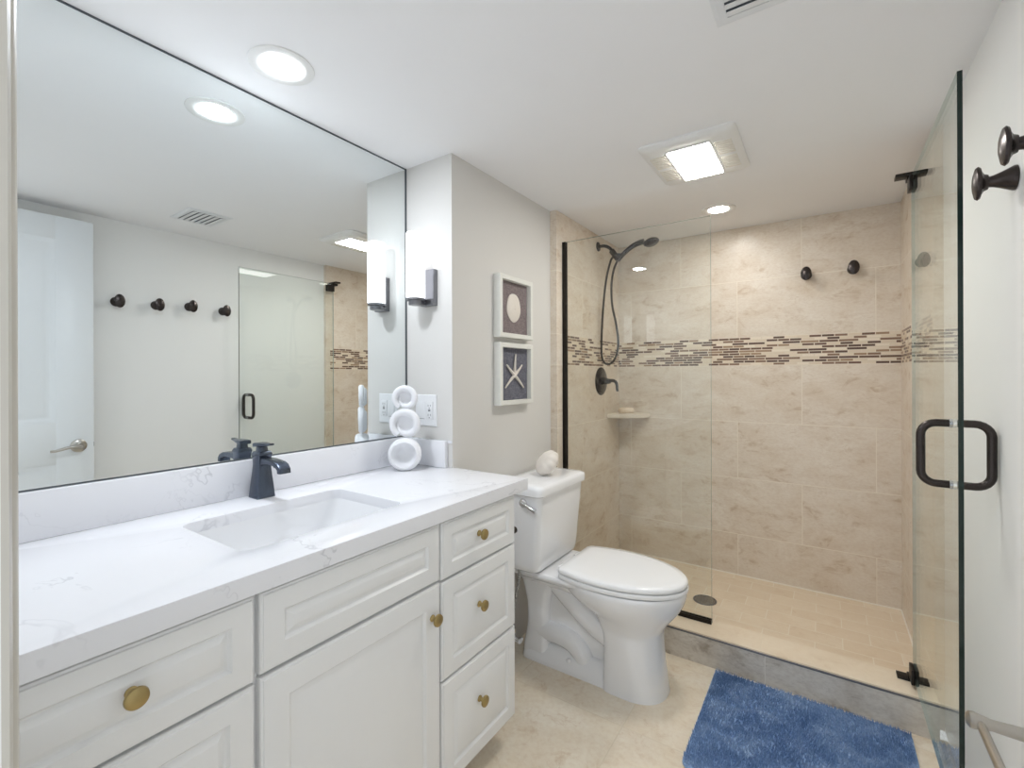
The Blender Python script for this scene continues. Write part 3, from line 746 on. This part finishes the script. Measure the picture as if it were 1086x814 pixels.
# shower arm, bracket, hand shower and hose
SYY = 2.69
sa = thing('hand_shower', 'dark bronze hand shower on a bent wall arm with a looping hose', 'shower head', (XL, SYY, 2.051))
def sam(): return off(MB(), XL, SYY, 2.051)
m = MB(); m.lathe([(0, .0003), (.029, .0003), (.028, .006), (.014, .012), (0, .012)], 28, 'x'); m.build('flange', M['bronze'], sa)
m = sam(); m.tube([(XL + .006, SYY, 2.051), (-1.125, SYY, 2.048), (-1.095, SYY, 2.032), (-1.074, SYY, 2.006)], .0098, 14, 5); m.build('arm', M['bronze'], sa)
m = sam(); m.tube([(-1.080, SYY, 2.012), (-1.056, SYY, 1.978)], .0175, 16); m.tube([(-1.066, SYY, 1.985), (-1.044, SYY, 1.957)], .0145, 16); m.tube([(-1.052, SYY, 1.978), (-1.022, SYY, 1.972)], .016, 16); m.build('bracket', M['bronze'], sa)
m = sam(); m.tube([(-1.040, SYY, 1.945), (-1.020, SYY, 1.968), (-.985, SYY, 1.997), (-.945, SYY, 2.021), (-.905, SYY, 2.033), (-.880, SYY, 2.036)], lambda u: .0115 + .005 * u, 16, 5)
m.X = m.X @ Matrix.Translation((-.838, SYY, 2.030)) @ Matrix.Rotation(math.radians(-14), 4, 'Y')
m.lathe([(0, -.022), (.030, -.022), (.034, -.019), (.044, -.012), (.046, -.004), (.040, .006), (.024, .014), (.0, .017)], 32); m.build('hand_piece', M['bronze'], sa, True, angle=60)
m = sam(); m.tube([(-1.062, SYY, 1.975), (-1.085, SYY, 1.955), (-1.112, SYY, 1.86), (-1.130, SYY, 1.74), (-1.142, SYY, 1.60), (-1.150, SYY + .003, 1.46), (-1.150, SYY + .006, 1.375), (-1.135, SYY + .006, 1.330), (-1.105, SYY + .006, 1.318), (-1.072, SYY, 1.335), (-1.048, SYY, 1.385), (-1.040, SYY, 1.46),
                   (-1.055, SYY, 1.57), (-1.078, SYY, 1.68), (-1.082, SYY, 1.80), (-1.068, SYY, 1.89), (-1.044, SYY, 1.945)], .0066, 12, 7); m.build('hose', M['bronze'], sa)
# valve
va = thing('shower_valve', 'dark bronze round shower valve with curved lever on the tiled side wall', 'shower valve', (XL, 2.726, 1.212))
m = MB(); m.lathe([(0, .0003), (.088, .0003), (.088, .004), (.080, .010), (.045, .016), (0, .017)], 40, 'x'); m.build('escutcheon', M['bronze'], va)
m = MB(); m.lathe([(0, .015), (.026, .015), (.024, .030), (.017, .048), (.015, .062), (0, .064)], 28, 'x')
m.tube([(.050, 0, 0), (.075, -.002, .004), (.098, -.004, -.002), (.108, -.005, -.022), (.110, -.006, -.048), (.114, -.007, -.062)], lambda u: .011 - .004 * u, 12, 5); m.build('lever', M['bronze'], va)
# corner shelf and soap
cs = MB(); pts = [(0, 0)] + [(.215 * math.cos(math.radians(90 * i / 24)), -.215 * math.sin(math.radians(90 * i / 24))) for i in range(25)]
cs.prism(pts, 0, .028, .004); o = cs.build('corner_shelf', M['shelf'], None, True, (XL + .0005, YB - .0005, .972)); tag(o, 'pale stone quarter round shelf in the shower corner', 'shelf')
so = MB(); so.loft([[(px * s_, py * s_, z_) for px, py in rrect(-.052, .052, -.032, .032, .030, 6)] for s_, z_ in ((.86, 0), (.97, .006), (1, .016), (.95, .026), (.8, .033), (.5, .036))])
o = so.build('soap_bar', M['soap'], None, True, (-1.085, 2.945, 1.0005)); o.rotation_euler = (0, 0, .5); tag(o, 'oval cream soap bar on the shower corner shelf', 'soap')
# drain
dn = thing('shower_drain', 'round metal drain grate in the shower floor', 'drain', (-.530, 2.600, ZS))
m = MB(); m.lathe([(.050, .0002), (.058, .0002), (.058, .003), (.050, .003), (.050, .0002)], 36); m.build('ring', M['pewter'], dn)
m = MB(); m.lathe([(0, .0002), (.050, .0002), (.050, .0012), (0, .0012)], 36); m.build('well', M['ventd'], dn)
m = MB()
for i in range(-4, 5):
    hw = math.sqrt(max(0, .049 ** 2 - (i * .011) ** 2)); m.box(i * .011 - .003, i * .011 + .003, -hw, hw, .0013, .003)
    m.box(-hw, hw, i * .011 - .003, i * .011 + .003, .0013, .003)
m.build('grate', M['nickel'], dn, False)

# robe hooks (local -y points into the room)
def make_hook(loc, rotz, label, group):
    h_ = thing('robe_hook', label, 'hook', loc, rotz, group)
    m = MB(); m.lathe([(0, .0003), (.0265, .0003), (.0265, .004), (.0225, .012), (.0165, .025), (.0125, .036), (.0115, .044)], 28, '-y'); m.build('stem', M['bronze'], h_)
    m = MB(); m.lathe([(.0115, .0435), (.0135, .050), (.0190, .0545), (.0245, .0565), (.0262, .060), (.0240, .0640), (.014, .0675), (0, .0688)], 28, '-y')
    m.bm.transform(Matrix.Diagonal((.95, 1, 1.42, 1))); m.build('knob', M['bronze'], h_); return h_
hk = make_hook((XR, .895, 1.668), -PI / 2, 'dark bronze robe hook on the right wall nearest the entry door', 'robe hooks on the right wall')
dup(hk, (XR, 1.080, 1.670), None, 'dark bronze robe hook on the right wall, second from the entry door')
dup(hk, (XR, 1.252, 1.682), None, 'dark bronze robe hook on the right wall, second from the open glass door')
dup(hk, (XR, 1.445, 1.676), None, 'dark bronze robe hook on the right wall nearest the open glass door')
hb = dup(hk, (-.083, YB, 1.800), 0.0, 'left one of two dark hooks on the tiled shower back wall'); hb['group'] = 'hooks on the shower wall'
hb = dup(hk, (.126, YB, 1.806), 0.0, 'right one of two dark hooks on the tiled shower back wall'); hb['group'] = 'hooks on the shower wall'

# bath rug with pile
rg = MB(); RX0, RX1, RY0, RY1 = -.385, .245, 1.52, 2.090
rg.prism(rrect(RX0, RX1, RY0, RY1, .025, 5), 0.0006, .010, .003)
random.seed(5)
tb = bmesh.new()
N = 21000
for i in range(N):
    x = random.uniform(RX0 + .003, RX1 - .003); y = random.uniform(RY0 + .003, RY1 - .003)
    a = random.uniform(0, 2 * PI); wd = .0022; hgt = random.uniform(.010, .017); ln = random.uniform(0, .008); la = random.uniform(0, 2 * PI) * .5 + 2.2 * math.sin(5 * x + 3 * y)
    dx, dy = math.cos(a) * wd, math.sin(a) * wd; tx = min(RX1, max(RX0, x + ln * math.cos(la))); ty = min(RY1, max(RY0, y + ln * math.sin(la)))
    v = [tb.verts.new((x + dx, y + dy, .008)), tb.verts.new((x - dx * .5 - dy * .87, y - dy * .5 + dx * .87, .008)), tb.verts.new((x - dx * .5 + dy * .87, y - dy * .5 - dx * .87, .008)), tb.verts.new((tx, ty, .008 + hgt))]
    tb.faces.new((v[0], v[1], v[3])); tb.faces.new((v[1], v[2], v[3])); tb.faces.new((v[2], v[0], v[3]))
rg._take(tb)
tag(rg.build('bath_rug', M['rug'], None, False), 'shaggy blue bath rug on the floor in front of the shower curb', 'rug')

# ============================================================ ENTRY DOOR, PAPER HOLDER
ed = thing('door_1', 'white panelled entry door folded open along the right wall, seen in the mirror', 'door', (.252, YF + .02, .008)); ed['kind'] = 'structure'
def edm(): return off(MB(), .252, YF + .02, .008)
EX0, EX1, EY0, EY1 = .235, .270, YF + .012, .772
m = edm(); m.box(EX0 + .009, EX1, EY0, EY1, .008, 2.050)
def rect_ring(y0, y1, z0, z1): return m.box(EX0, EX0 + .010, y0, y1, z0, z1, .0015)
PY0, PY1 = .215, .628
rect_ring(EY0, PY0, .008, 2.05); rect_ring(PY1, EY1, .008, 2.05); rect_ring(PY0 - .002, PY1 + .002, 1.935, 2.05); rect_ring(PY0 - .002, PY1 + .002, .815, 1.025); rect_ring(PY0 - .002, PY1 + .002, .008, .200)
for z0, z1 in ((1.025, 1.935), (.200, .815)):
    q = [(i_, d) for i_, d in ((0, .0092), (.0, .0015), (.006, .0022), (.016, .0075), (.024, .0085), (.040, .0050), (.046, .0045))]
    m.loft([[(EX0 + d, PY0 + i_, z0 + i_), (EX0 + d, PY1 - i_, z0 + i_), (EX0 + d, PY1 - i_, z1 - i_), (EX0 + d, PY0 + i_, z1 - i_)] for i_, d in q])
slab = m.build('slab', M['door'], ed, True, angle=25)
m = edm(); m.lathe([(0, .0003), (.033, .0003), (.032, .006), (.024, .011), (.012, .013), (.0105, .045), (0, .046)], 32, '-x', (EX0, .712, .900))
m.tube([(EX0 - .043, .715, .900), (EX0 - .046, .690, .901), (EX0 - .046, .655, .897), (EX0 - .044, .620, .888), (EX0 - .041, .600, .887)], lambda u: .0095 - .0035 * u, 12, 5)
m.build('lever_handle', M['nickel'], slab)
m = edm(); m.box(EX0 + .010, EX0 + .026, EY1 - .001, EY1 + .004, .889, .911, .001); m.build('latch', M['pewter'], slab)

ph = thing('toilet_paper_holder', 'brushed nickel paper holder post low on the right wall beside the open glass door', 'paper holder', (XR, 1.352, .520))
m = MB(); m.lathe([(0, .0003), (.026, .0003), (.025, .006), (.013, .012), (.011, .060), (.014, .075), (.0165, .086), (.0160, .094), (.010, .099), (0, .100)], 28, '-x'); m.build('post', M['nickel'], ph)
m = MB(); m.tube([(-.078, -.010, 0), (-.078, -.07, 0), (-.078, -.15, 0)], .0085, 14); m.build('arm', M['nickel'], ph)

# ============================================================ CEILING FITTINGS
def make_downlight(x, y, label, em):
    d = thing('downlight', label, 'ceiling light', (x, y, CEIL), 0, 'recessed ceiling lights')
    m = MB(); m.lathe([(.049, -.0012), (.054, -.0030), (.078, -.0045), (.084, -.0030), (.085, -.0002), (.049, -.0002), (.049, -.0012)], 48); m.build('trim_ring', M['fanw'], d)
    m = MB(); m.lathe([(0, -.0014), (.0485, -.0014), (.0485, -.0004), (0, -.0004)], 40); m.build('lens', em, d); return d
make_downlight(-1.262, .715, 'round recessed downlight in the ceiling above the vanity mirror', M['e_down'])
make_downlight(-.462, 2.632, 'round recessed downlight in the ceiling over the shower', M['e_show'])
fn = thing('exhaust_fan', 'square ceiling exhaust fan with a glowing rectangular lens', 'exhaust fan', (-.425, 1.945, CEIL))
m = MB(); m.loft([[(x, y, z_) for x, y in rrect(-.172 + g_, .172 - g_, -.205 + g_, .205 - g_, .022, 5)] for g_, z_ in ((0, -.0002), (0, -.006), (.012, -.016), (.03, -.020))]); m.build('housing', M['fanw'], fn)
for sx in (-1, 1):
    for sy in (-1, 1):
        m = MB()
        for i in range(7): m.box(sx * .118 - .030, sx * .118 + .030, sy * .068 - .055 + i * .0165, sy * .068 - .055 + i * .0165 + .010, -.0222, -.0202)
        m.build('grille', M['fangrill'], fn, False)
m = MB(); m.box(-.082, .082, -.148, .158, -.0235, -.0202, .001); m.build('lens_frame', M['fanw'], fn)
m = MB(); m.box(-.075, .075, -.140, .150, -.0265, -.0236, .001); m.build('lens', M['e_fan'], fn)
vt = thing('ceiling_vent', 'white louvred air vent in the ceiling near the right wall, seen in the mirror', 'vent', (-.095, 1.145, CEIL))
m = MB(); m.loft([[(x, y, z_) for x, y in ((-a_, -b_), (a_, -b_), (a_, b_), (-a_, b_))] for a_, b_, z_ in ((.125, .105, -.0003), (.125, .105, -.003), (.115, .095, -.007), (.098, .078, -.007), (.098, .078, -.0008))], cap=False); m.build('frame', M['ventw'], vt, False)
m = MB(); m.box(-.098, .098, -.078, .078, -.0018, -.0004); m.build('duct', M['ventd'], vt, False)
for i in range(6):
    m = MB(); m.X = Matrix.Translation((0, -.065 + i * .026, -.0085)) @ Matrix.Rotation(math.radians(10), 4, 'X'); m.box(-.0975, .0975, -.0108, .0108, -.0006, .0006); m.build('slat', M['ventw'], vt, False)
